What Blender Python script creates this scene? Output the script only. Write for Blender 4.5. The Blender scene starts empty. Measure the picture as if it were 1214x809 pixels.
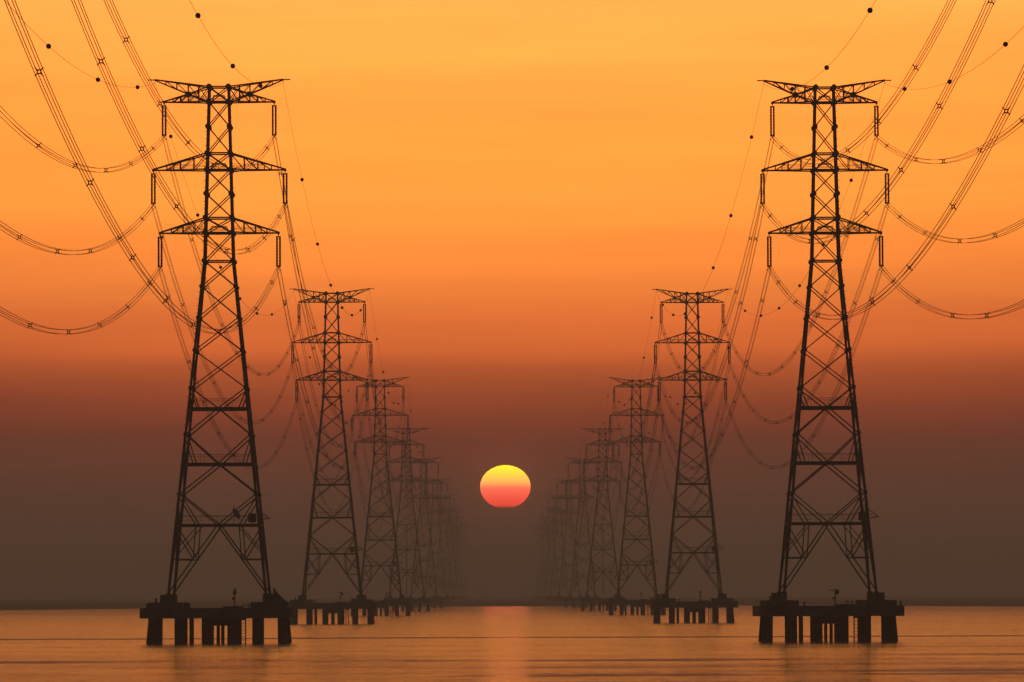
import bpy, math, random
from mathutils import Vector, Matrix

random.seed(7)
sc = bpy.context.scene
COL = sc.collection

# ------------------------------------------------------------------ camera
CAM_Z = 5.6
F_PX, W_PX, H_PX = 6486.0, 1214.0, 809.0
cam_data = bpy.data.cameras.new("camera")
cam = bpy.data.objects.new("camera", cam_data)
COL.objects.link(cam)
cam_data.sensor_width = 36.0
cam_data.lens = 36.0 * F_PX / W_PX
cam_data.clip_start = 1.0
cam_data.clip_end = 80000.0
cam.location = (0, 0, CAM_Z)
PITCH = math.atan(301.5 / F_PX)
YAW = -17.5 / F_PX
ROLL = -0.0035
cam.rotation_mode = 'QUATERNION'
_m = Matrix.Rotation(YAW, 4, 'Z') @ Matrix.Rotation(math.pi / 2 + PITCH, 4, 'X') @ Matrix.Rotation(ROLL, 4, 'Z')
cam.rotation_quaternion = _m.to_quaternion()
sc.camera = cam

# ------------------------------------------------------------------ world, sun, exposure
SUN_EL = 128.6 / F_PX            # radians above the horizon
SUN_AZ = 9.0 / F_PX              # radians to the right of the rows' vanishing direction
HAZE_LEN = 2600.0                # metres over which the air dims things to 1/e
HAZE_TOP = 72.0
AIR = (0.066, 0.035, 0.0215)      # brown of the thick air near the water, as measured in renders


def lin(c):
    c /= 255.0
    return c / 12.92 if c <= 0.04045 else ((c + 0.055) / 1.055) ** 2.4


world = bpy.data.worlds.new("World")
sc.world = world
world.use_nodes = True
nt = world.node_tree
nt.nodes.clear()


def node(t, kind, **kw):
    n = t.nodes.new(kind)
    for k, v in kw.items():
        setattr(n, k, v)
    return n


def math_node(t, op, a, b=None, c=None, clamp=False):
    n = node(t, 'ShaderNodeMath', operation=op)
    n.use_clamp = clamp
    for i, v in enumerate((a, b, c)):
        if v is None:
            continue
        if isinstance(v, (int, float)):
            n.inputs[i].default_value = v
        else:
            t.links.new(v, n.inputs[i])
    return n.outputs[0]


out = node(nt, 'ShaderNodeOutputWorld')
bg = node(nt, 'ShaderNodeBackground')
tc = node(nt, 'ShaderNodeTexCoord')
sep = node(nt, 'ShaderNodeSeparateXYZ')
nt.links.new(tc.outputs['Generated'], sep.inputs[0])
sky = node(nt, 'ShaderNodeTexSky', sky_type='NISHITA')
sky.sun_disc = False
sky.sun_elevation = SUN_EL
sky.sun_rotation = SUN_AZ
sky.air_density = 2.0
sky.dust_density = 4.0
SKY_STRENGTH = 0.13

# colour of the dusty evening sky by height above the horizon (picture rows of the open sky, sRGB)
ROWS = [(0, 254, 184, 83), (60, 254, 177, 76), (120, 255, 170, 70), (180, 254, 165, 66), (235, 255, 163, 66), (268, 255, 155, 63),
        (295, 255, 146, 60), (320, 250, 138, 59), (345, 238, 128, 57), (370, 226, 116, 54), (388, 218, 108, 52), (406, 211, 103, 50), (419, 203, 98, 49),
        (429, 190, 91, 47), (440, 175, 83, 45), (454, 159, 76, 43), (472, 144, 69, 42), (490, 130, 63, 41), (510, 117, 59, 42), (530, 105, 57, 42),
        (550, 96, 57, 43), (585, 86, 56, 43), (620, 80, 55, 42)]
MAXZ = 0.20
ramp = node(nt, 'ShaderNodeValToRGB')
ramp.color_ramp.interpolation = 'LINEAR'
stops = []
for y, r, g, b in ROWS:
    e = (706.0 - y) / F_PX
    T = math.exp(-(HAZE_TOP - CAM_Z) / math.sin(e) / HAZE_LEN)
    c = [max(0.002, (lin(v) - (1 - T) * a) / T) for v, a in zip((r, g, b), AIR)]
    c[0] *= 1.0 + 0.5 * min(1.0, max(0.0, (330 - y) / 200.0))   # the film's red is clipped here
    stops.append((math.sin(e), c))
stops.sort()
top = stops[-1][1]
stops.append((0.135, [top[0] * 0.96, top[1] * 1.0, top[2] * 1.1]))
stops.append((0.20, [top[0] * 0.8, top[1] * 0.88, top[2] * 1.2]))
els = ramp.color_ramp.elements
SCALE = max(max(c) for _, c in stops)
for i, (z, c) in enumerate(stops):
    e = els[i] if i < 2 else els.new(min(1.0, z / MAXZ))
    e.position = min(1.0, z / MAXZ)
for i, (z, c) in enumerate(stops):
    els[i].position = min(1.0, z / MAXZ)
    els[i].color = (c[0] / SCALE, c[1] / SCALE, c[2] / SCALE, 1)
# thin uneven layering of the dust
mp = node(nt, 'ShaderNodeMapping')
mp.inputs['Scale'].default_value = (5.0, 1.0, 130.0)
nt.links.new(tc.outputs['Generated'], mp.inputs[0])
nz = node(nt, 'ShaderNodeTexNoise')
nz.inputs['Scale'].default_value = 1.6
nz.inputs['Detail'].default_value = 4.0
nt.links.new(mp.outputs[0], nz.inputs[0])
wob = math_node(nt, 'MULTIPLY_ADD', nz.outputs['Fac'], 0.0048, -0.0024)
ax = math_node(nt, 'SUBTRACT', sep.outputs['X'], math.sin(SUN_AZ))
sag_ = math_node(nt, 'MULTIPLY', math_node(nt, 'MINIMUM', math_node(nt, 'MULTIPLY', ax, ax), 0.02), -0.22)
zz = math_node(nt, 'ADD', math_node(nt, 'ADD', sep.outputs['Z'], wob), sag_)
fac = math_node(nt, 'DIVIDE', zz, MAXZ, clamp=True)
nt.links.new(fac, ramp.inputs[0])
# the glow is strongest towards the sun and fades to the sides, overhead and below
dx = math_node(nt, 'SUBTRACT', sep.outputs['X'], math.sin(SUN_AZ))
dx2 = math_node(nt, 'POWER', math_node(nt, 'ABSOLUTE', dx), 2.0)
side = math_node(nt, 'POWER', 2.718, math_node(nt, 'MULTIPLY', dx2, -7.0))
front = node(nt, 'ShaderNodeMapRange')
front.inputs['From Min'].default_value = -0.3
front.inputs['From Max'].default_value = 0.9
nt.links.new(sep.outputs['Y'], front.inputs['Value'])
upf = node(nt, 'ShaderNodeMapRange', interpolation_type='SMOOTHSTEP')
upf.inputs['From Min'].default_value = 0.13
upf.inputs['From Max'].default_value = 0.6
upf.inputs['To Min'].default_value = 1.0
upf.inputs['To Max'].default_value = 0.0
nt.links.new(sep.outputs['Z'], upf.inputs['Value'])
dnf = node(nt, 'ShaderNodeMapRange')
dnf.inputs['From Min'].default_value = -0.05
dnf.inputs['From Max'].default_value = 0.0
nt.links.new(sep.outputs['Z'], dnf.inputs['Value'])
g = math_node(nt, 'MULTIPLY', side, front.outputs[0])
g = math_node(nt, 'MULTIPLY', g, upf.outputs[0])
g = math_node(nt, 'MULTIPLY', g, dnf.outputs[0])
g = math_node(nt, 'MULTIPLY', g, SCALE)
mp2 = node(nt, 'ShaderNodeMapping')
mp2.inputs['Scale'].default_value = (9.0, 1.0, 95.0)
mp2.inputs['Rotation'].default_value = (0, 0.012, 0)
nt.links.new(tc.outputs['Generated'], mp2.inputs[0])
nz2 = node(nt, 'ShaderNodeTexNoise')
nz2.inputs['Scale'].default_value = 1.0
nz2.inputs['Detail'].default_value = 5.0
nz2.inputs['Roughness'].default_value = 0.6
nt.links.new(mp2.outputs[0], nz2.inputs[0])
g = math_node(nt, 'MULTIPLY', g, math_node(nt, 'MULTIPLY_ADD', nz2.outputs['Fac'], 0.42, 0.79))
# aureole: the dusty air glows a little close round the low sun
dz_ = math_node(nt, 'SUBTRACT', sep.outputs['Z'], math.sin(SUN_EL))
r2 = math_node(nt, 'ADD', dx2, math_node(nt, 'MULTIPLY', dz_, dz_))
r1 = math_node(nt, 'SQRT', r2)
aur = math_node(nt, 'MULTIPLY', math_node(nt, 'POWER', 2.718, math_node(nt, 'MULTIPLY', r1, -240.0)), 1.1)
aur = math_node(nt, 'MULTIPLY', aur, math_node(nt, 'GREATER_THAN', sep.outputs['Y'], 0.0))
glow = node(nt, 'ShaderNodeMix', data_type='RGBA', blend_type='MULTIPLY')
glow.inputs['Factor'].default_value = 1.0
nt.links.new(ramp.outputs[0], glow.inputs['A'])
nt.links.new(g, glow.inputs['B'])
upw = math_node(nt, 'SUBTRACT', 1.0, upf.outputs[0])
nish = node(nt, 'ShaderNodeMix', data_type='RGBA', blend_type='MULTIPLY')
nish.inputs['Factor'].default_value = 1.0
nt.links.new(sky.outputs[0], nish.inputs['A'])
nt.links.new(math_node(nt, 'MULTIPLY', upw, SKY_STRENGTH), nish.inputs['B'])
addc = node(nt, 'ShaderNodeMix', data_type='RGBA', blend_type='ADD')
addc.inputs['Factor'].default_value = 1.0
nt.links.new(glow.outputs['Result'], addc.inputs['A'])
nt.links.new(nish.outputs['Result'], addc.inputs['B'])
aurc = node(nt, 'ShaderNodeMix', data_type='RGBA', blend_type='ADD')
aurc.inputs['Factor'].default_value = 1.0
aum = node(nt, 'ShaderNodeMix', data_type='RGBA', blend_type='MULTIPLY')
aum.inputs['Factor'].default_value = 1.0
aum.inputs['A'].default_value = (0.30, 0.055, 0.02, 1)
nt.links.new(aur, aum.inputs['B'])
nt.links.new(addc.outputs['Result'], aurc.inputs['A'])
nt.links.new(aum.outputs['Result'], aurc.inputs['B'])
nt.links.new(aurc.outputs['Result'], bg.inputs['Color'])
bg.inputs['Strength'].default_value = 1.0
nt.links.new(bg.outputs[0], out.inputs['Surface'])

sun_data = bpy.data.lights.new("sunlight", 'SUN')
sun_data.energy = 0.003
sun_data.angle = math.radians(0.48)
sun_data.color = (1.0, 0.14, 0.08)
sun_lamp = bpy.data.objects.new("sunlight", sun_data)
COL.objects.link(sun_lamp)
SUN_DIR = Vector((math.sin(SUN_AZ) * math.cos(SUN_EL), math.cos(SUN_AZ) * math.cos(SUN_EL), math.sin(SUN_EL)))
sun_lamp.rotation_mode = 'QUATERNION'
sun_lamp.rotation_quaternion = SUN_DIR.to_track_quat('Z', 'Y')
sun_lamp.location = SUN_DIR * 9000

sc.view_settings.view_transform = 'Standard'
sc.view_settings.look = 'None'
sc.view_settings.exposure = 0.0
sc.view_settings.gamma = 1.0
sc.view_settings.use_curve_mapping = False
sc.render.engine = 'CYCLES'
sc.cycles.use_denoising = True
sc.cycles.max_bounces = 8
sc.cycles.volume_bounces = 5
sc.cycles.diffuse_bounces = 2
sc.cycles.glossy_bounces = 3
sc.cycles.transmission_bounces = 1
sc.cycles.transparent_max_bounces = 8
sc.cycles.caustics_reflective = False
sc.cycles.pixel_filter_type = 'BLACKMAN_HARRIS'

# ------------------------------------------------------------------ materials


def mat(name, base, rough=0.6, metal=0.0, noise=0.0, nscale=1.0, dark=None):
    m = bpy.data.materials.new(name)
    m.use_nodes = True
    t = m.node_tree
    b = t.nodes['Principled BSDF']
    b.inputs['Base Color'].default_value = (*base, 1)
    b.inputs['Roughness'].default_value = rough
    b.inputs['Metallic'].default_value = metal
    if noise:
        co = node(t, 'ShaderNodeTexCoord')
        n = node(t, 'ShaderNodeTexNoise')
        n.inputs['Scale'].default_value = nscale
        n.inputs['Detail'].default_value = 5.0
        t.links.new(co.outputs['Object'], n.inputs[0])
        r = node(t, 'ShaderNodeValToRGB')
        d = dark or tuple(c * (1 - noise) for c in base)
        r.color_ramp.elements[0].color = (*d, 1)
        r.color_ramp.elements[0].position = 0.35
        r.color_ramp.elements[1].color = (*base, 1)
        r.color_ramp.elements[1].position = 0.65
        t.links.new(n.outputs['Fac'], r.inputs[0])
        t.links.new(r.outputs[0], b.inputs['Base Color'])
    return m


STEEL = mat("weathered steel", (0.06, 0.06, 0.063), 0.75, 0.0, 0.45, 0.6)
CONCRETE = mat("sea stained concrete", (0.16, 0.15, 0.14), 0.9, 0.0, 0.5, 0.5, (0.06, 0.058, 0.05))
PILE = mat("steel pile", (0.07, 0.06, 0.055), 0.8, 0.0, 0.5, 0.8)
CABLE = mat("aluminium cable", (0.10, 0.10, 0.10), 0.7)
PORCELAIN = mat("brown porcelain", (0.10, 0.045, 0.03), 0.35, 0.0, 0.3, 2.0)
BALL = mat("red marker paint", (0.10, 0.02, 0.015), 0.6)
DARKMETAL = mat("painted cabinet", (0.07, 0.07, 0.075), 0.6, 0.0, 0.3, 2.0)
CANVAS = mat("grey sheet", (0.14, 0.13, 0.13), 0.9, 0.0, 0.3, 2.0)
SAND = mat("tidal mud", (0.09, 0.075, 0.06), 0.95, 0.0, 0.4, 0.02)

# ------------------------------------------------------------------ mesh helpers


class MB:
    def __init__(self):
        self.v, self.f = [], []

    def bar(self, a, b, w, h=None):
        a, b = Vector(a), Vector(b)
        d = (b - a).normalized()
        up = Vector((0, 0, 1)) if abs(d.z) < 0.95 else Vector((0, 1, 0))
        s = d.cross(up).normalized()
        u = s.cross(d).normalized()
        w, h = w / 2, (h or w) / 2
        n = len(self.v)
        for p in (a, b):
            for i, j in ((-1, -1), (1, -1), (1, 1), (-1, 1)):
                self.v.append(p + s * (w * i) + u * (h * j))
        self.f += [(n, n + 3, n + 2, n + 1), (n + 4, n + 5, n + 6, n + 7)]
        for k in range(4):
            l = (k + 1) % 4
            self.f.append((n + k, n + l, n + 4 + l, n + 4 + k))
        return self

    def box(self, lo, hi):
        n = len(self.v)
        for z in (lo[2], hi[2]):
            for x, y in ((lo[0], lo[1]), (hi[0], lo[1]), (hi[0], hi[1]), (lo[0], hi[1])):
                self.v.append(Vector((x, y, z)))
        self.f += [(n + 3, n + 2, n + 1, n), (n + 4, n + 5, n + 6, n + 7)]
        for k in range(4):
            l = (k + 1) % 4
            self.f.append((n + k, n + l, n + 4 + l, n + 4 + k))
        return self

    def tube(self, pts, r, n=6, cap=True):
        """pts: points; r: one radius or one per point."""
        pts = [Vector(p) for p in pts]
        rs = r if isinstance(r, (list, tuple)) else [r] * len(pts)
        o = len(self.v)
        for i, p in enumerate(pts):
            d = (pts[min(i + 1, len(pts) - 1)] - pts[max(i - 1, 0)]).normalized()
            ref = Vector((0, 0, 1)) if abs(d.z) < 0.95 else Vector((0, 1, 0))
            s = d.cross(ref).normalized()
            u = s.cross(d).normalized()
            for k in range(n):
                a = 2 * math.pi * (k + 0.5) / n
                self.v.append(p + (s * math.cos(a) + u * math.sin(a)) * rs[i])
        for i in range(len(pts) - 1):
            for k in range(n):
                l = (k + 1) % n
                self.f.append((o + i * n + k, o + i * n + l, o + (i + 1) * n + l, o + (i + 1) * n + k))
        if cap:
            self.f.append(tuple(o + k for k in range(n))[::-1])
            e = o + (len(pts) - 1) * n
            self.f.append(tuple(e + k for k in range(n)))
        return self

    def ball(self, c, r, nu=10, nv=7):
        pts = [Vector(c) + Vector((0, 0, r * math.cos(math.pi * (0.02 + 0.96 * i / nv)))) for i in range(nv + 1)]
        rs = [r * math.sin(math.pi * (0.02 + 0.96 * i / nv)) for i in range(nv + 1)]
        return self.tube(pts, rs, nu)

    def mesh(self, name, m, smooth=False):
        me = bpy.data.meshes.new(name)
        me.from_pydata([tuple(v) for v in self.v], [], self.f)
        me.materials.append(m)
        if smooth:
            for p in me.polygons:
                p.use_smooth = True
        me.update()
        return me

    def build(self, name, m, parent=None, smooth=False, loc=None):
        o = bpy.data.objects.new(name, self.mesh(name, m, smooth))
        COL.objects.link(o)
        if loc is not None:
            o.location = loc
        if parent is not None:
            o.parent = parent
        return o


def place(name, me, parent, loc=(0, 0, 0)):
    o = bpy.data.objects.new(name, me)
    COL.objects.link(o)
    o.location = loc
    o.parent = parent
    return o


def tag(o, label=None, cat=None, group=None, kind=None):
    for k, v in (("label", label), ("category", cat), ("group", group), ("kind", kind)):
        if v:
            o[k] = v
    return o


def empty(name, loc):
    o = bpy.data.objects.new(name, None)
    COL.objects.link(o)
    o.location = loc
    o.empty_display_size = 0.5
    return o


def copy_tree(o, parent=None):
    c = o.copy()
    COL.objects.link(c)
    c.parent = parent
    for ch in list(o.children):
        copy_tree(ch, c)
    return c


# ------------------------------------------------------------------ water and shore
def water_material():
    m = bpy.data.materials.new("evening sea water")
    m.use_nodes = True
    t = m.node_tree
    b = t.nodes['Principled BSDF']
    b.inputs['Base Color'].default_value = (0.16, 0.12, 0.09, 1)
    b.inputs['IOR'].default_value = 1.33
    co = node(t, 'ShaderNodeTexCoord')

    def noise(sx, sy, detail=4.0, off=0.0):
        p = node(t, 'ShaderNodeMapping')
        p.inputs['Scale'].default_value = (sx, sy, 1)
        p.inputs['Location'].default_value = (off, off * 1.7, 0)
        t.links.new(co.outputs['Object'], p.inputs[0])
        n = node(t, 'ShaderNodeTexNoise')
        n.inputs['Scale'].default_value = 1.0
        n.inputs['Detail'].default_value = detail
        t.links.new(p.outputs[0], n.inputs[0])
        return n.outputs['Fac']
    s = node(t, 'ShaderNodeSeparateXYZ')
    t.links.new(co.outputs['Object'], s.inputs[0])
    # calm slicks lying across the view: smooth water that mirrors the low sky
    wob = math_node(t, 'MULTIPLY_ADD', noise(0.012, 0.002, 3.0, 3.3), 16.0, -8.0)
    fine = math_node(t, 'MULTIPLY_ADD', noise(0.07, 0.12, 5.0, 13.0), 14.0, -7.0)
    yy = math_node(t, 'ADD', math_node(t, 'ADD', s.outputs['Y'], wob), fine)

    def slick(y0, half, depth):
        d = math_node(t, 'DIVIDE', math_node(t, 'SUBTRACT', yy, y0), half)
        gss = math_node(t, 'POWER', 2.718, math_node(t, 'MULTIPLY', math_node(t, 'MULTIPLY', d, d), -1.0))
        return math_node(t, 'MULTIPLY', gss, depth)
    tot = None
    for y0, half, depth, sx_, off in ((728, 9, 0.95, 0.004, 1.0), (500, 12, 0.62, 0.022, 6.0), (470, 9, 0.4, 0.03, 17.0), (384, 7, 0.55, 0.035, 44.0), (428, 8, 0.35, 0.03, 71.0)):
        k = slick(y0, half, depth)
        if y0 < 700:                                      # the nearer ones come and go across the view
            gap = node(t, 'ShaderNodeMapRange', interpolation_type='SMOOTHSTEP')
            gap.inputs['From Min'].default_value = 0.42
            gap.inputs['From Max'].default_value = 0.66
            t.links.new(noise(sx_, 0.012, 4.0, off), gap.inputs['Value'])
            k = math_node(t, 'MULTIPLY', k, gap.outputs[0])
        tot = k if tot is None else math_node(t, 'ADD', tot, k)
    rt = node(t, 'ShaderNodeMapRange', interpolation_type='SMOOTHSTEP')
    rt.inputs['From Min'].default_value = 8
    rt.inputs['From Max'].default_value = 42
    t.links.new(s.outputs['X'], rt.inputs['Value'])
    for y0, half, depth in ((585, 14, 0.3), (402, 8, 0.5), (440, 10, 0.2)):
        tot = math_node(t, 'ADD', tot, math_node(t, 'MULTIPLY', slick(y0, half, depth), rt.outputs[0]))
    n1 = noise(0.004, 0.05, 6.0)
    n2 = noise(0.03, 0.22, 5.0, 9.1)
    n3 = noise(0.0025, 0.018, 3.0, 21.0)
    rough = math_node(t, 'MULTIPLY_ADD', n1, 0.08, 0.115)
    rough = math_node(t, 'ADD', rough, math_node(t, 'MULTIPLY_ADD', n2, 0.12, -0.06))
    rough = math_node(t, 'ADD', rough, math_node(t, 'MULTIPLY_ADD', n3, 0.08, -0.04))
    n4 = noise(0.7, 0.4, 3.0, 31.0)
    n5 = noise(0.16, 0.3, 4.0, 37.0)
    rip = math_node(t, 'ADD', math_node(t, 'MULTIPLY_ADD', n4, 0.15, -0.075), math_node(t, 'MULTIPLY_ADD', n5, 0.14, -0.07))
    rough = math_node(t, 'ADD', rough, rip)
    patchy = math_node(t, 'MULTIPLY_ADD', noise(0.016, 0.07, 5.0, 5.0), 2.6, -0.35)
    keep = math_node(t, 'SUBTRACT', 1.0, math_node(t, 'MULTIPLY', tot, patchy), clamp=True)
    rough = math_node(t, 'MULTIPLY', rough, keep)
    far = node(t, 'ShaderNodeMapRange', interpolation_type='SMOOTHSTEP')
    far.inputs['From Min'].default_value = 850
    far.inputs['From Max'].default_value = 2300
    far.inputs['To Min'].default_value = 1.0
    far.inputs['To Max'].default_value = 0.60
    t.links.new(s.outputs['Y'], far.inputs['Value'])
    near = node(t, 'ShaderNodeMapRange', interpolation_type='SMOOTHSTEP')
    near.inputs['From Min'].default_value = 330
    near.inputs['From Max'].default_value = 620
    near.inputs['To Min'].default_value = 0.80
    near.inputs['To Max'].default_value = 1.0
    t.links.new(s.outputs['Y'], near.inputs['Value'])
    rough = math_node(t, 'MULTIPLY', rough, near.outputs[0])
    rough = math_node(t, 'MULTIPLY', rough, far.outputs[0])
    rough = math_node(t, 'MAXIMUM', rough, math_node(t, 'MULTIPLY', far.outputs[0], 0.07))
    t.links.new(rough, b.inputs['Roughness'])
    return m


WATER_X, WATER_Y0, WATER_Y1 = 2400.0, -250.0, 12400.0
wb = MB()
ys = [WATER_Y0, 0, 250, 500, 800, 1300, 2000, 3500, 7000, WATER_Y1]
xs = [-WATER_X, -800, -200, 0, 200, 800, WATER_X]
for y in ys:
    for x in xs:
        wb.v.append(Vector((x, y, 0)))
for j in range(len(ys) - 1):
    for i in range(len(xs) - 1):
        a = j * len(xs) + i
        wb.f.append((a, a + 1, a + 1 + len(xs), a + len(xs)))
tag(wb.build("water", water_material()), kind="structure")

# low tidal shore: tongues on both sides and the flat coast behind
sb = MB()
nx = 90
prof = [(0, -0.3), (12, 0.5), (40, 1.3), (110, 1.9), (400, 2.1), (3000, 2.2), (9000, 2.0)]
rnd = random.Random(3)
for i in range(nx + 1):
    x = -2300 + 4600 * i / nx
    s_ = 1 / (1 + math.exp(-(abs(x - 8) - 190) / 22))
    y0 = 2790 * (1 - s_) + 2250 * s_ + 14 * math.sin(x * 0.013) + rnd.uniform(-6, 6)
    for dy, z in prof:
        sb.v.append(Vector((x, min(y0 + dy, 12300), z * (1 if z < 0 else 0.85 + 0.3 * rnd.random()))))
np_ = len(prof)
for i in range(nx):
    for j in range(np_ - 1):
        a = i * np_ + j
        sb.f.append((a, a + np_, a + np_ + 1, a + 1))
tag(sb.build("shore", SAND, smooth=True), kind="structure")

# ------------------------------------------------------------------ the sun's disc, far beyond the air
SUN_D = 24000.0
SUN_R = SUN_D * 30.0 / F_PX
sm = bpy.data.materials.new("low sun")
sm.use_nodes = True
t = sm.node_tree
t.nodes.clear()
o_ = node(t, 'ShaderNodeOutputMaterial')
em = node(t, 'ShaderNodeEmission')
co = node(t, 'ShaderNodeTexCoord')
sp = node(t, 'ShaderNodeSeparateXYZ')
t.links.new(co.outputs['Object'], sp.inputs[0])
fz = math_node(t, 'MULTIPLY_ADD', sp.outputs['Z'], 0.5 / (SUN_R * 0.855), 0.5)
rp = node(t, 'ShaderNodeValToRGB')
sun_rows = [(0.0, (95, 55, 42)), (0.025, (175, 66, 48)), (0.075, (252, 80, 62)), (0.25, (255, 92, 70)), (0.44, (255, 112, 84)), (0.50, (255, 130, 82)),
            (0.56, (254, 162, 88)), (0.66, (253, 186, 82)), (0.82, (254, 206, 66)), (1.0, (255, 228, 45))]
SUN_GAIN = math.exp((HAZE_TOP - CAM_Z) / math.sin(SUN_EL) / HAZE_LEN)
for i, (p, c) in enumerate(sun_rows):
    if i >= 2:
        rp.color_ramp.elements.new(p)
for i, (p, c) in enumerate(sun_rows):
    e = rp.color_ramp.elements[i]
    e.position = p
    cc = [max(0.0, lin(v) * 1.03 - 0.78 * a) for v, a in zip(c, AIR)]
    e.color = (*cc, 1)
t.links.new(fz, rp.inputs[0])
t.links.new(rp.outputs[0], em.inputs['Color'])
em.inputs['Strength'].default_value = SUN_GAIN
t.links.new(em.outputs[0], o_.inputs['Surface'])
sm.cycles.emission_sampling = 'NONE'
ub = MB()
nu, nv = 64, 40
for j in range(nv + 1):
    a = math.pi * (0.004 + 0.992 * j / nv)
    for i in range(nu):
        p = 2 * math.pi * i / nu
        zz_ = math.cos(a)
        ub.v.append(Vector((SUN_R * math.sin(a) * math.cos(p), SUN_R * math.sin(a) * math.sin(p), SUN_R * 0.855 * zz_)))
for j in range(nv):
    for i in range(nu):
        k = (i + 1) % nu
        ub.f.append((j * nu + i, (j + 1) * nu + i, (j + 1) * nu + k, j * nu + k))
ub.f.append(tuple(range(nu))[::-1])
ub.f.append(tuple(nv * nu + i for i in range(nu)))
sun_o = ub.build("sun", sm, smooth=True, loc=Vector((0, 0, CAM_Z)) + SUN_DIR * SUN_D)
tag(sun_o, "flattened setting sun, yellow above and red below, low over the water", "sun")

# ------------------------------------------------------------------ lattice pylons
BASE_Z = 5.8


class Pylon:
    """Heights are above the water; meshes are built once and shared by every copy."""

    def __init__(self, strain=False, reach=1.0):
        self.strain = strain
        if not strain:
            self.hw_pts = [(5.8, 5.8), (45.8, 1.72), (66.8, 1.16)]
            self.arms = [(65.0, 66.8, 6.63), (56.8, 58.8, 7.93), (49.2, 51.0, 7.12)]
            self.earth = (7.72, 67.7)
            self.nodes = [66.8, 65.0, 62.0, 58.8, 56.8, 53.9, 51.0, 49.2, 45.8, 42.7, 38.95, 35.0, 30.5, 24.9, 17.8]
            self.flat = [66.8, 65.0, 58.8, 56.8, 51.0, 49.2, 45.8]
            self.mids = [(30.5, 28.05, 24.9), (24.9, 21.4, 17.8), (17.8, 14.1, 5.8)]
        else:
            self.hw_pts = [(5.8, 6.4), (44.0, 1.95), (66.8, 1.2)]
            self.arms = [(60.8, 62.6, 6.3), (54.4, 56.4, 7.4), (47.4, 49.4, 6.9)]
            self.earth = (7.5, 66.8)
            self.nodes = [66.8, 65.0, 62.6, 60.8, 58.6, 56.4, 54.4, 51.9, 49.4, 47.4, 44.0, 40.4, 36.2, 31.6, 26.6, 18.6]
            self.flat = [66.8, 65.0, 62.6, 60.8, 56.4, 54.4, 49.4, 47.4, 44.0, 31.6]
            self.mids = [(26.6, 22.4, 18.6), (18.6, 14.1, 5.8)]

        self.arms = [(a, b, r * reach) for a, b, r in self.arms]
        self.earth = (self.earth[0] * reach, self.earth[1])

    def hw(self, z):
        p = self.hw_pts
        for (z0, a), (z1, b) in zip(p, p[1:]):
            if z <= z1:
                return a + (b - a) * (z - z0) / (z1 - z0)
        return p[-1][1]

    def c(self, sx, sy, z):
        h = self.hw(z)
        return Vector((sx * h, sy * h, z - BASE_Z))

    def leg(self, sx, sy):
        m = MB()
        zs = [5.8] + [zz for zz in sorted(set(self.nodes + [a for _, a, _ in self.mids]))]
        bend = self.hw_pts[1][0]
        for z0, z1 in zip(zs, zs[1:]):
            w = 0.32 if z0 < 24 else 0.29 if z0 < bend - 1 else 0.27
            m.bar(self.c(sx, sy, z0) - Vector((0, 0, 0.04)), self.c(sx, sy, z1) + Vector((0, 0, 0.04)), w)
        for z in self.nodes:                               # gusset plates
            p = self.c(sx, sy, z)
            s = 0.62 if z > bend - 1 else 0.5
            k = 0.12
            s *= 0.58
            m.tube([(p.x, p.y + sy * k - 0.03, p.z), (p.x, p.y + sy * k + 0.03, p.z)], s, 8)
            m.tube([(p.x + sx * k - 0.03, p.y, p.z), (p.x + sx * k + 0.03, p.y, p.z)], s, 8)
        if sy < 0:
            z = 8.0                                        # climbing pegs up the leg
            k = 0
            while z < 66:
                p = self.c(sx, sy, z)
                a = 1 if k % 2 else 0
                m.bar(p, p + Vector((sx * 0.36, 0, 0.0)) if a else p + Vector((0.0, sy * 0.36, 0)), 0.045)
                z += 0.42
                k += 1
        m.box(*self.foot(sx, sy))
        return m

    def foot(self, sx, sy):
        p = self.c(sx, sy, 5.8)
        return ((p.x - 0.3, p.y - 0.3, 0.0), (p.x + 0.3, p.y + 0.3, 0.14))

    def face(self, axis, s):
        """Bracing of one side of the tower."""
        m = MB()

        def q(u, z):
            h = self.hw(z)
            return Vector((u * h, s * h, z - BASE_Z)) if axis == 'x' else Vector((s * h, u * h, z - BASE_Z))
        midtop = [a for a, _, _ in self.mids]
        zs = self.nodes
        for z1, z0 in zip(zs, zs[1:]):
            if z1 in midtop:
                continue
            w = 0.14 if z0 > self.hw_pts[1][0] - 1 else 0.145
            m.bar(q(-1, z1), q(1, z0), w, 0.12)
            m.bar(q(1, z1), q(-1, z0), w, 0.12)
        for z in self.flat:
            m.bar(q(-1, z), q(1, z), 0.17)
        for k, (zt, zm, zb) in enumerate(self.mids):
            last = zb < 6
            m.bar(q(-1, zm), q(1, zm), 0.2, 0.26)
            for u in (-1, 1):
                m.bar(q(u, zt), q(0, zm), 0.16, 0.14)
                m.bar(q(0, zm), q(u, zb + (0.25 if last else 0)), 0.18, 0.15)
                uu = 0.52 if last else 0.7
                m.bar(q(u, zt - 0.4), q(u * uu * self.hw(zm) / self.hw(zm), zm), 0.13)
                if last:
                    zd = 10.0
                    f = (zm - zd) / (zm - zb)
                    ud = f * self.hw(zb) / self.hw(zd)
                    D = q(u * ud, zd)
                    m.bar(q(u * 0.52, zm), D, 0.13)
                    m.bar(D, q(u, zd), 0.15)
                    m.bar(q(u, zm - 0.6), D, 0.13)
                    m.bar(q(u * 0.46, zm), q(u, zd + 0.7), 0.10)
        if self.strain:
            m.bar(q(0, 14.1), q(0, 5.9), 0.14)
            m.bar(q(0, 31.6), q(0, 22.4), 0.14)
            m.bar(q(0, 22.4), q(0, 14.1), 0.14)
        return m

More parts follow.
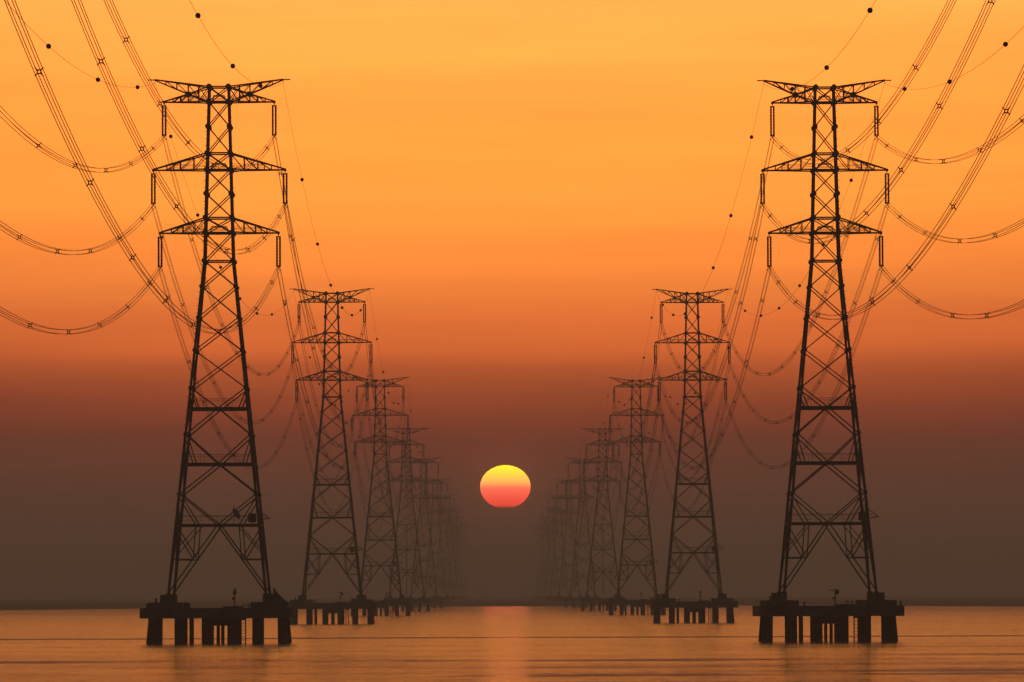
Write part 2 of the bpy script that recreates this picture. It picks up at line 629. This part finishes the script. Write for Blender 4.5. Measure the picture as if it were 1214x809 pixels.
    def handrail(self, zm):
        m = MB()
        z = zm + 1.1
        pts = [self.c(-1, -1, z), self.c(1, -1, z), self.c(1, 1, z), self.c(-1, 1, z)]
        for a, b in zip(pts, pts[1:] + pts[:1]):
            m.bar(a, b, 0.055)
            m.bar(a - Vector((0, 0, 0.5)), b - Vector((0, 0, 0.5)), 0.025)
            for k in range(1, 4):
                p = a.lerp(b, k / 4)
                m.bar(p, p - Vector((0, 0, 1.1)), 0.03)
        return m

    def crossarm(self, i, s):
        zb, zt, R = self.arms[i]
        m = MB()
        B, Tz = zb - BASE_Z, zt - BASE_Z
        hb, ht = self.hw(zb), self.hw(zt)
        tip = Vector((s * R, 0, B))
        knee = None
        if i == 0 and not self.strain:
            knee = 3.68
        fr = (0.25, 0.5, 0.75) if i else (0.28, 0.52, 0.76)
        for sy in (-1, 1):
            b0, t0 = Vector((s * hb, sy * hb, B)), Vector((s * ht, sy * ht, Tz))
            bt, tt = tip + Vector((0, sy * 0.12, 0)), tip + Vector((0, sy * 0.12, 0.10))
            m.bar(b0, bt, 0.15)
            if knee:
                kp = Vector((s * knee, sy * 0.62, 65.96 - BASE_Z))
                m.bar(t0, kp, 0.14)
                m.bar(kp, tt, 0.14)
                bars = [(b0.lerp(bt, f), (kp.lerp(tt, (abs(b0.lerp(bt, f).x) - knee) / (R - knee)) if abs(b0.lerp(bt, f).x) > knee else t0.lerp(kp, (abs(b0.lerp(bt, f).x) - ht) / (knee - ht)))) for f in (0.23, 0.46, 0.64, 0.80)]
            else:
                m.bar(t0, tt, 0.16)
                bars = [(b0.lerp(bt, f), t0.lerp(tt, f)) for f in fr]
            prev = t0
            for a, b in bars:
                m.bar(a, b, 0.10)
                m.bar(prev, a, 0.09)
                prev = b
            for z_ in (0.65,):                               # walkway rail inside the arm
                e = b0.lerp(bt, 0.62)
                m.bar(b0 + Vector((0, 0, z_)), e + Vector((0, 0, z_ * 0.95)), 0.05)
                m.bar(b0 + Vector((0, 0, 0.32)), e + Vector((0, 0, 0.32)), 0.04)
                m.bar(e, e + Vector((0, 0, z_)), 0.06)
        for k, f in enumerate(fr):
            a = Vector((s * hb, -hb, B)).lerp(tip + Vector((0, -0.12, 0)), f)
            b = Vector((s * hb, hb, B)).lerp(tip + Vector((0, 0.12, 0)), f)
            m.bar(a, b, 0.09)
        m.box((tip.x - 0.16, -0.2, B - 0.12), (tip.x + 0.16, 0.2, B + 0.16))
        return m

    def earthwire_arm(self, s):
        R, ze = self.earth
        m = MB()
        tip = Vector((s * R, 0, ze - BASE_Z))
        h1, h2 = self.hw(66.8), self.hw(65.0)
        for sy in (-1, 1):
            t0 = Vector((s * h1, sy * h1, 66.8 - BASE_Z))
            b0 = Vector((s * h2, sy * h2, 65.0 - BASE_Z))
            tt = tip + Vector((0, sy * 0.1, 0.04))
            m.bar(t0, tt, 0.15)
            kp = Vector((s * 3.68, sy * 0.62, (65.96 if not self.strain else 65.75) - BASE_Z))
            m.bar(b0, kp, 0.15)
            m.bar(kp, tip + Vector((0, sy * 0.1, -0.04)), 0.13)
            prev = b0
            for f in (0.2, 0.39, 0.6, 0.8):
                a = t0.lerp(tt, f)
                if abs(a.x) <= 3.68:
                    c = b0.lerp(kp, (abs(a.x) - h2) / (3.68 - h2))
                else:
                    c = kp.lerp(tip, (abs(a.x) - 3.68) / (R - 3.68))
                m.bar(a, c, 0.10)
                m.bar(prev, a, 0.08)
                prev = c
            m.box((kp.x - 0.28, kp.y - 0.04, kp.z - 0.28), (kp.x + 0.28, kp.y + 0.04, kp.z + 0.28))
        m.bar(tip, tip + Vector((s * 0.85, 0, 0.0)), 0.13)
        m.bar(tip, tip - Vector((0, 0, 0.45)), 0.07)
        return m

    def build(self):
        root = empty("lattice_pylon", (0, 0, 0))
        for sx in (-1, 1):
            for sy in (-1, 1):
                self.leg(sx, sy).build("leg", STEEL, root)
        for ax in 'xy':
            for s in (-1, 1):
                self.face(ax, s).build("lattice_bracing", STEEL, root)
        for _, zm, _ in self.mids:
            self.handrail(zm).build("handrail", STEEL, root)
        for zb, zt, R in self.arms:                        # small landing cage between the arms
            h = self.hw(zb) * 0.55
            zl = zb - BASE_Z
            m = MB().box((-self.hw(zb), -self.hw(zb) * 0.9, zl + 0.03), (self.hw(zb), self.hw(zb) * 0.9, zl + 0.09))
            for y in (-h, h):
                m.bar((-h, y, zl + 0.75), (h, y, zl + 0.75), 0.09)
                m.bar((-h, y, zl + 0.40), (h, y, zl + 0.40), 0.05)
                m.bar((-h * 1.3, y, zl), (-h, y, zl + 0.75), 0.08)
                m.bar((h * 1.3, y, zl), (h, y, zl + 0.75), 0.08)
            m.build("landing", STEEL, root)
        strings = None
        for s in (-1, 1):
            self.earthwire_arm(s).build("earthwire_arm", STEEL, root)
            for i, (zb, zt, R) in enumerate(self.arms):
                self.crossarm(i, s).build("cross_arm", STEEL, root)
                if strings is None:
                    strings = self.insulator_meshes()
                link, string, yoke, clamp = strings
                ins = place("insulator", link, root, (s * R, 0, zb - BASE_Z))
                for dxx in (-0.18, 0.18):
                    place("disc_string", string, ins, (dxx, 0, -0.5))
                place("yoke_plate", yoke, ins, (0, 0, -0.45))
                place("yoke_plate", yoke, ins, (0, 0, -3.95))
                place("clamp", clamp, ins, (0, 0, -4.2))
        return root

    @staticmethod
    def insulator_meshes():
        link = MB().tube([(0, 0, 0), (0, 0, -0.48)], 0.05, 6).tube([(0, 0, -0.1), (0, 0, -0.22)], 0.09, 6).mesh("insulator", STEEL)
        pts, rs = [], []
        n = 19
        L = 3.42
        for k in range(n):
            z = -L * k / n
            pts += [(0, 0, z), (0, 0, z - 0.05), (0, 0, z - 0.075), (0, 0, z - L / n + 0.01)]
            rs += [0.09, 0.10, 0.155, 0.12]
        pts.append((0, 0, -L))
        rs.append(0.05)
        string = MB().tube(pts, rs, 8).mesh("disc_string", PORCELAIN)
        yoke = MB().box((-0.3, -0.03, -0.07), (0.3, 0.03, 0.07)).mesh("yoke_plate", STEEL)
        cl = MB()
        cl.bar((0, 0, 0.25), (0, 0, 0.02), 0.1)
        for sx in (-1, 1):
            for sz in (-1, 1):
                cl.bar((0, 0, 0), (sx * 0.225, 0, sz * 0.225), 0.07)
                cl.bar((sx * 0.225, -0.16, sz * 0.225), (sx * 0.225, 0.16, sz * 0.225), 0.1)
        clamp = cl.mesh("clamp", STEEL)
        return link, string, yoke, clamp


# ------------------------------------------------------------------ pile platforms
def make_platform():
    root = empty("pile_platform", (0, 0, 0))
    H = 8.6
    MB().box((-H, -H, 3.0), (H, H, 4.22)).build("deck", CONCRETE, root)
    b = MB().box((-1.75, -5.3, 2.1), (2.15, 5.3, 2.998))
    b.build("cross_beam", CONCRETE, root)
    for sx in (-1, 1):
        for sy in (-1, 1):
            x, y = sx * 5.8, sy * 5.8
            MB().box((x - 1.95, y - 1.95, 4.222), (x + 1.95, y + 1.95, 4.88)).build("pile_cap", CONCRETE, root)
            m = MB().box((x - 0.62, y - 0.62, 4.882), (x + 0.62, y + 0.62, 5.797))
            m.build("pedestal", CONCRETE, root)

    def pile(x, y, r, x2=None, y2=None, r2=None):
        MB().tube([(x, y, 3.1), (x if x2 is None else x2, y if y2 is None else y2, -1.0)], [r, r2 or r], 14).build("pile", PILE, root, smooth=False)
    for sy in (-1, 1):
        for sx in (-1, 1):
            pile(sx * 7.3, sy * 5.9, 0.47, sx * 7.5, sy * 6.4, 0.6)
            pile(sx * 4.4, sy * 5.8, 0.44)
        pile(-1.35, sy * 5.7, 0.42)
        pile(1.65, sy * 5.7, 0.52)
        pile(0.1, sy * 5.4, 0.20)
    pile(-3.2, 0, 0.27)
    lad = MB()
    for x in (2.75, 3.25):
        lad.bar((x, -6.6, 3.05), (x, -6.6, -0.8), 0.13)
    z = -0.4
    while z < 3:
        lad.bar((2.75, -6.6, z), (3.25, -6.6, z), 0.06)
        z += 0.4
    lad.box((2.75, -6.6, 2.75), (3.25, -5.0, 2.998))
    lad.build("ladder", PILE, root)
    MB().box((0.7, -7.6, 4.222), (2.9, -5.6, 4.42)).build("deck_hatch", CONCRETE, root)
    return root


def make_beacon(panel):
    root = empty("beacon_post", (0, 0, 0))
    m = MB().tube([(0, 0, 0), (0, 0, 1.75)], 0.075, 8)
    m.tube([(0, 0, 0), (0, 0, 0.06)], 0.2, 8)
    m.build("pole", DARKMETAL, root)
    MB().tube([(0.02, 0, 1.2), (0.02, 0, 1.32), (0.02, 0, 1.62), (0.02, 0, 1.74), (0.02, 0, 1.8)], [0.1, 0.2, 0.2, 0.12, 0.04], 10).build("lantern", DARKMETAL, root, loc=(0.22 if panel else -0.02, 0, 0.15))
    MB().box((-0.32, -0.12, 0.75), (-0.08, 0.12, 1.05)).build("junction_box", DARKMETAL, root)
    if panel:
        s = MB().bar((-0.72, 0, 1.82), (0.36, 0, 1.92), 0.75, 0.09)
        s.build("solar_panel", DARKMETAL, root)
    else:
        MB().bar((-0.3, 0, 1.5), (0.25, 0, 1.62), 0.1).tube([(0.04, 0, 1.75), (0.04, 0, 2.12)], 0.11, 8).build("bracket", DARKMETAL, root)
    return root


def make_bollard():
    m = MB()
    m.tube([(0, 0, 0), (0, 0, 0.07), (0, 0, 0.075), (0, 0, 0.34), (0, 0, 0.4), (0, 0, 0.5), (0, 0, 0.52)], [0.2, 0.2, 0.11, 0.09, 0.2, 0.18, 0.08], 10)
    return m.mesh("mooring_bollard", DARKMETAL)


# ------------------------------------------------------------------ the two rows
SPACING = 450.0
N = 10
ORD = ["nearest", "second", "third", "fourth", "fifth", "sixth", "seventh", "eighth", "ninth", "tenth"]
ROWX = {"left": [-33.4, -33.5, -33.4, -33.5, -33.3, -33.3, -33.3, -33.3, -33.3, -33.3],
        "right": [39.5, 39.5, 39.5, 38.5, 38.0, 37.8, 37.6, 37.5, 37.4, 37.4]}
XS = {"left": 1.0, "right": 0.945}                     # the right row is built a little narrower
PLAT_XS = {"left": 1.05, "right": 1.0}
ZS = {"left": 1.001, "right": 0.9958}
PYLON = {k: Pylon(k) for k in (False, True)}
plain = PYLON[False]
proto = {q: p.build() for q, p in PYLON.items()}
used = {q: False for q in proto}
plat_proto = make_platform()
plat_used = False
tower = {}


def depth(i):
    return SPACING * (i + 1.46)


extra = {("left", 0): "dark lattice pylon nearest the viewer in the left row, dish on its bracing",
         ("right", 0): "dark lattice pylon nearest the viewer in the right row, box on its leg"}
for row in ("left", "right"):
    for i in range(N):
        k = i == 3
        if used[k]:
            tw = copy_tree(proto[k])
        else:
            tw, used[k] = proto[k], True
        tw.location = (ROWX[row][i], depth(i), BASE_Z)
        tw.scale = (XS[row], 1, ZS[row])
        if i == 3:
            lab = f"flat-topped lattice pylon fourth from the viewer in the {row} row"
        elif i == 0:
            lab = extra[(row, 0)]
        else:
            lab = f"hazy lattice pylon {ORD[i]} from the viewer in the {row} row" if i > 1 else f"tall lattice pylon second from the viewer in the {row} row"
        tag(tw, lab, "pylon", f"pylons of the {row} row")
        tower[(row, i)] = tw
        pf = copy_tree(plat_proto) if plat_used else plat_proto
        plat_used = True
        pf.location = (ROWX[row][i], depth(i), 0)
        pf.scale = (PLAT_XS[row], 1, 1)
        tag(pf, f"concrete pile platform carrying the {ORD[i]} pylon of the {row} row", "platform", f"pylon platforms of the {row} row")

# fittings on the nearer pylons
for row in ("left", "right"):
    for i in range(3):
        tw = tower[(row, i)]
        h = plain.hw(14.5)
        z = 14.3 - BASE_Z
        MB().box((h - 1.25, -h - 0.35, z + 0.1), (h - 0.3, -h + 0.15, z + 1.15)).bar((h - 0.8, -h, z), (h - 0.8, -h, z + 0.2), 0.2).build("equipment_box", DARKMETAL, tw)
        br = MB()
        br.bar((h - 0.05, -h, z + 1.5), (h + 1.35, -h - 0.1, z + 0.55), 0.11)
        br.bar((h + 0.2, -h, z + 0.4), (h + 1.35, -h - 0.1, z + 0.55), 0.11)
        br.bar((h + 0.0, -h, z + 0.9), (h + 1.0, -h - 0.1, z + 0.6), 0.06)
        br.build("bracket", STEEL, tw)
tw = tower[("left", 0)]
h = plain.hw(14.5)
dish = MB()
c0 = Vector((2.25, -h - 0.2, 15.4 - BASE_Z))
dn = Vector((0.75, -0.35, 0.45)).normalized()
dish.tube([c0 - dn * 0.16, c0 - dn * 0.10, c0, c0 + dn * 0.05], [0.12, 0.42, 0.72, 0.74], 16)
dish.tube([c0, c0 + dn * 0.4], 0.03, 6)
dish.build("dish_antenna", DARKMETAL, tw)
MB().bar((1.95, -h - 0.1, 14.1 - BASE_Z), (1.95, -h - 0.1, 16.5 - BASE_Z), 0.08).bar((1.95, -h - 0.1, 15.3 - BASE_Z), c0 - dn * 0.12, 0.08).build("antenna_mast", STEEL, tw)

# things standing on the platforms
beacon_proto = {True: make_beacon(True), False: make_beacon(False)}
b_used = {True: False, False: False}
for row, i, panel, dx_ in (("left", 0, False, 2.1), ("left", 1, True, 1.9), ("left", 2, False, 1.8), ("right", 0, True, 0.55), ("right", 1, False, 1.2), ("right", 2, False, 1.0)):
    b = beacon_proto[panel] if not b_used[panel] else copy_tree(beacon_proto[panel])
    b_used[panel] = True
    b.location = (ROWX[row][i] + dx_, depth(i) - 6.4 + (0.0 if dx_ < 0.7 else 0.2), 4.222 if dx_ < 0.7 else 4.42)
    what = "beacon post with flat solar panel" if panel else "short beacon post with round lantern"
    tag(b, f"{what} standing on the {ORD[i]} platform of the {row} row", "beacon", "beacon posts on the platforms")
bol = make_bollard()
spots = {"at its outer corner": (-8.2, -8.1, 4.22), "beside its nearer inner pile cap": (-3.2, -8.0, 4.22), "on its corner pile cap": (-7.2, -7.2, 4.882), "at its far side corner": (8.2, -8.0, 4.22)}
for row in ("left", "right"):
    for i in range(2):
        for where, (x, y, z) in spots.items():
            o = bpy.data.objects.new("mooring_bollard", bol)
            COL.objects.link(o)
            if row == "right":
                where_r = where
            o.location = (ROWX[row][i] + x, depth(i) + y, z)
            side_ = {"at its outer corner": "at the left corner", "beside its nearer inner pile cap": "in the middle gap", "on its corner pile cap": "on the left pile cap", "at its far side corner": "at the right corner"}[where]
            tag(o, f"small bollard {side_} of the {ORD[i]} platform, {row} row", "bollard", "mooring bollards on the platforms")
# low trestle on each near platform, sloping sheet on the first
tm = MB()
for x in (-0.35, 0.35):
    tm.bar((x, -0.2, 0), (x, -0.2, 0.5), 0.09)
    tm.bar((x, 0.2, 0), (x, 0.2, 0.5), 0.09)
tm.box((-0.42, -0.28, 0.22), (0.42, 0.28, 0.32))
tm = tm.mesh("trestle", DARKMETAL)
for row, x in (("left", 3.45), ("right", 2.2)):
    o = bpy.data.objects.new("trestle", tm)
    COL.objects.link(o)
    o.location = (ROWX[row][0] + x, depth(0) - 6.8, 4.222 if x > 3 else 4.42)
    tag(o, f"small low trestle on the nearest platform of the {row} row", "trestle", "trestles on the platforms")
g = MB()
gx, gy = ROWX["left"][0] + 6.7, depth(0) - 6.9
n = 10
for y in (0, 1.6):
    for k in range(n + 1):
        f = k / n
        g.v.append(Vector((1.75 * f, y, 1.75 * (1 - f) ** 1.35 + 0.02)))
for y in (0, 1.6):
    for k in range(n + 1):
        g.v.append(Vector((1.75 * k / n, y, 0)))
for k in range(n):
    a, b, c, d = k, k + 1, (n + 1) + k + 1, (n + 1) + k
    e = 2 * (n + 1)
    g.f += [(a, b, c, d), (a, a + e, b + e, b), (d, c, c + e, d + e), (a + e, d + e, c + e, b + e)]
g.f.append((0, n + 1, n + 1 + 2 * (n + 1), 2 * (n + 1)))
tag(g.build("guard_sheet", CANVAS, loc=(gx, gy, 4.882)), "grey sheet sloping down beside the pylon foot on the nearest left platform", "sheet")

# ------------------------------------------------------------------ conductors, spacers, earth wires and marker balls
UNIT = SPACING / F_PX
END0 = {"left": 82 * UNIT, "right": 193 * UNIT}
SAG_P = {"left": 272 * UNIT, "right": 288 * UNIT}
SAG_E = {"left": 210 * UNIT, "right": 249 * UNIT}
LEVEL = ["upper", "middle", "lower"]


def attach(row, i, side, lev):
    if i < 0:
        p = attach(row, 0, side, lev)
        return Vector((p.x, 0.46 * SPACING, p.z + END0[row]))
    py = PYLON[i == 3]
    if lev == 3:
        R, z = py.earth
        z -= 0.4
    else:
        z, _, R = py.arms[lev]
        z -= 4.2
    return Vector((ROWX[row][i] + side * R * XS[row], depth(i), BASE_Z + (z - BASE_Z) * ZS[row]))


def curve(a, b, sag):
    def f(t_):
        p = a.lerp(b, t_)
        p.z -= 4 * sag * t_ * (1 - t_)
        return p
    return f


sp_mb = MB()
for sx in (-1, 1):
    for sz in (-1, 1):
        sp_mb.bar((sx * 0.09, 0, sz * 0.09), (sx * 0.25, 0, sz * 0.25), 0.07)
for a in range(4):
    p = [(-0.1, -0.1), (0.1, -0.1), (0.1, 0.1), (-0.1, 0.1)]
    (x0, z0), (x1, z1) = p[a], p[(a + 1) % 4]
    sp_mb.bar((x0, 0, z0), (x1, 0, z1), 0.07)
SPACER = sp_mb.mesh("spacer", DARKMETAL)
MARKER = MB().ball((0, 0, 0), 0.25).mesh("marker_ball", BALL, True)
SEG = 44


def span_words(row, i):
    if i < 0:
        return f"from the nearest {row} row pylon out over the viewer"
    return f"between {ORD[i]} and {ORD[i + 1]} pylons of the {row} row"


for row in ("left", "right"):
    for i in range(-1, 6):
        for side in (-1, 1):
            sname = "outer" if (side < 0) == (row == "left") else "inner"
            for lev in range(3):
                a, b = attach(row, i, side, lev), attach(row, i + 1, side, lev)
                if i < 0:
                    a, b = b, a
                sag = SAG_P[row] if i < 0 else 266 * UNIT
                if i in (2, 3):
                    sag *= 0.97
                fn = curve(a, b, sag)
                lab = f"{LEVEL[lev]} {sname} conductor bundle {span_words(row, i)}"
                base = fn(0)
                offs = [(ox, oz) for ox in (-0.2, 0.2) for oz in (-0.2, 0.2)]

                def wire(m, ox, oz):
                    m.tube([fn(k / SEG) + Vector((ox, 0, oz)) - base for k in range(SEG + 1)], 0.026, 4)
                if i <= 2:
                    root = empty("conductor_bundle", base)
                    for ox, oz in offs:
                        m = MB()
                        wire(m, ox, oz)
                        m.build("conductor", CABLE, root)
                    n = 11
                    for k in range(n):
                        place("spacer", SPACER, root, fn((k + 0.45 + rnd.uniform(-.06, .06)) / n) - base)
                else:
                    m = MB()
                    for ox, oz in offs:
                        wire(m, ox, oz)
                    for k in range(11):
                        c = fn((k + 0.45) / 11) - base
                        m.bar(c + Vector((-0.3, 0, -0.3)), c + Vector((0.3, 0, 0.3)), 0.09)
                        m.bar(c + Vector((0.3, 0, -0.3)), c + Vector((-0.3, 0, 0.3)), 0.09)
                    root = m.build("conductor_bundle", CABLE, loc=base)
                tag(root, lab, "power line", f"conductor bundles of the {row} row")
            a, b = attach(row, i, side, 3), attach(row, i + 1, side, 3)
            if i < 0:
                a, b = b, a
            fn = curve(a, b, SAG_E[row] if i < 0 else 204 * UNIT)
            base = fn(0)
            root = empty("earth_wire", base)
            MB().tube([fn(k / SEG) - base for k in range(SEG + 1)], 0.02, 4).build("wire", CABLE, root)
            for k in range(7):
                tt_ = 0.071 + 0.138 * k + (0.07 if (sname == "inner") != (row == "right" and i >= 0) else 0.0)
                if tt_ < 0.95:
                    place("marker_ball", MARKER, root, fn(tt_) - base)
            tag(root, f"{sname} earth wire with marker balls {span_words(row, i)}", "earth wire", f"earth wires of the {row} row")

# ------------------------------------------------------------------ the dusty air over the water
hm = bpy.data.materials.new("dusty air")
hm.use_nodes = True
t = hm.node_tree
t.nodes.clear()
o_ = node(t, 'ShaderNodeOutputMaterial')
pv = node(t, 'ShaderNodeVolumePrincipled')
pv.inputs['Color'].default_value = (0.49, 0.645, 0.99, 1)
pv.inputs['Density'].default_value = 1.0 / HAZE_LEN
pv.inputs['Anisotropy'].default_value = 0.55
t.links.new(pv.outputs[0], o_.inputs['Volume'])
hb = MB().box((-2600, -400, -2.0), (2600, 12600, HAZE_TOP))
hz = hb.build("haze", hm)
tag(hz, kind="stuff")
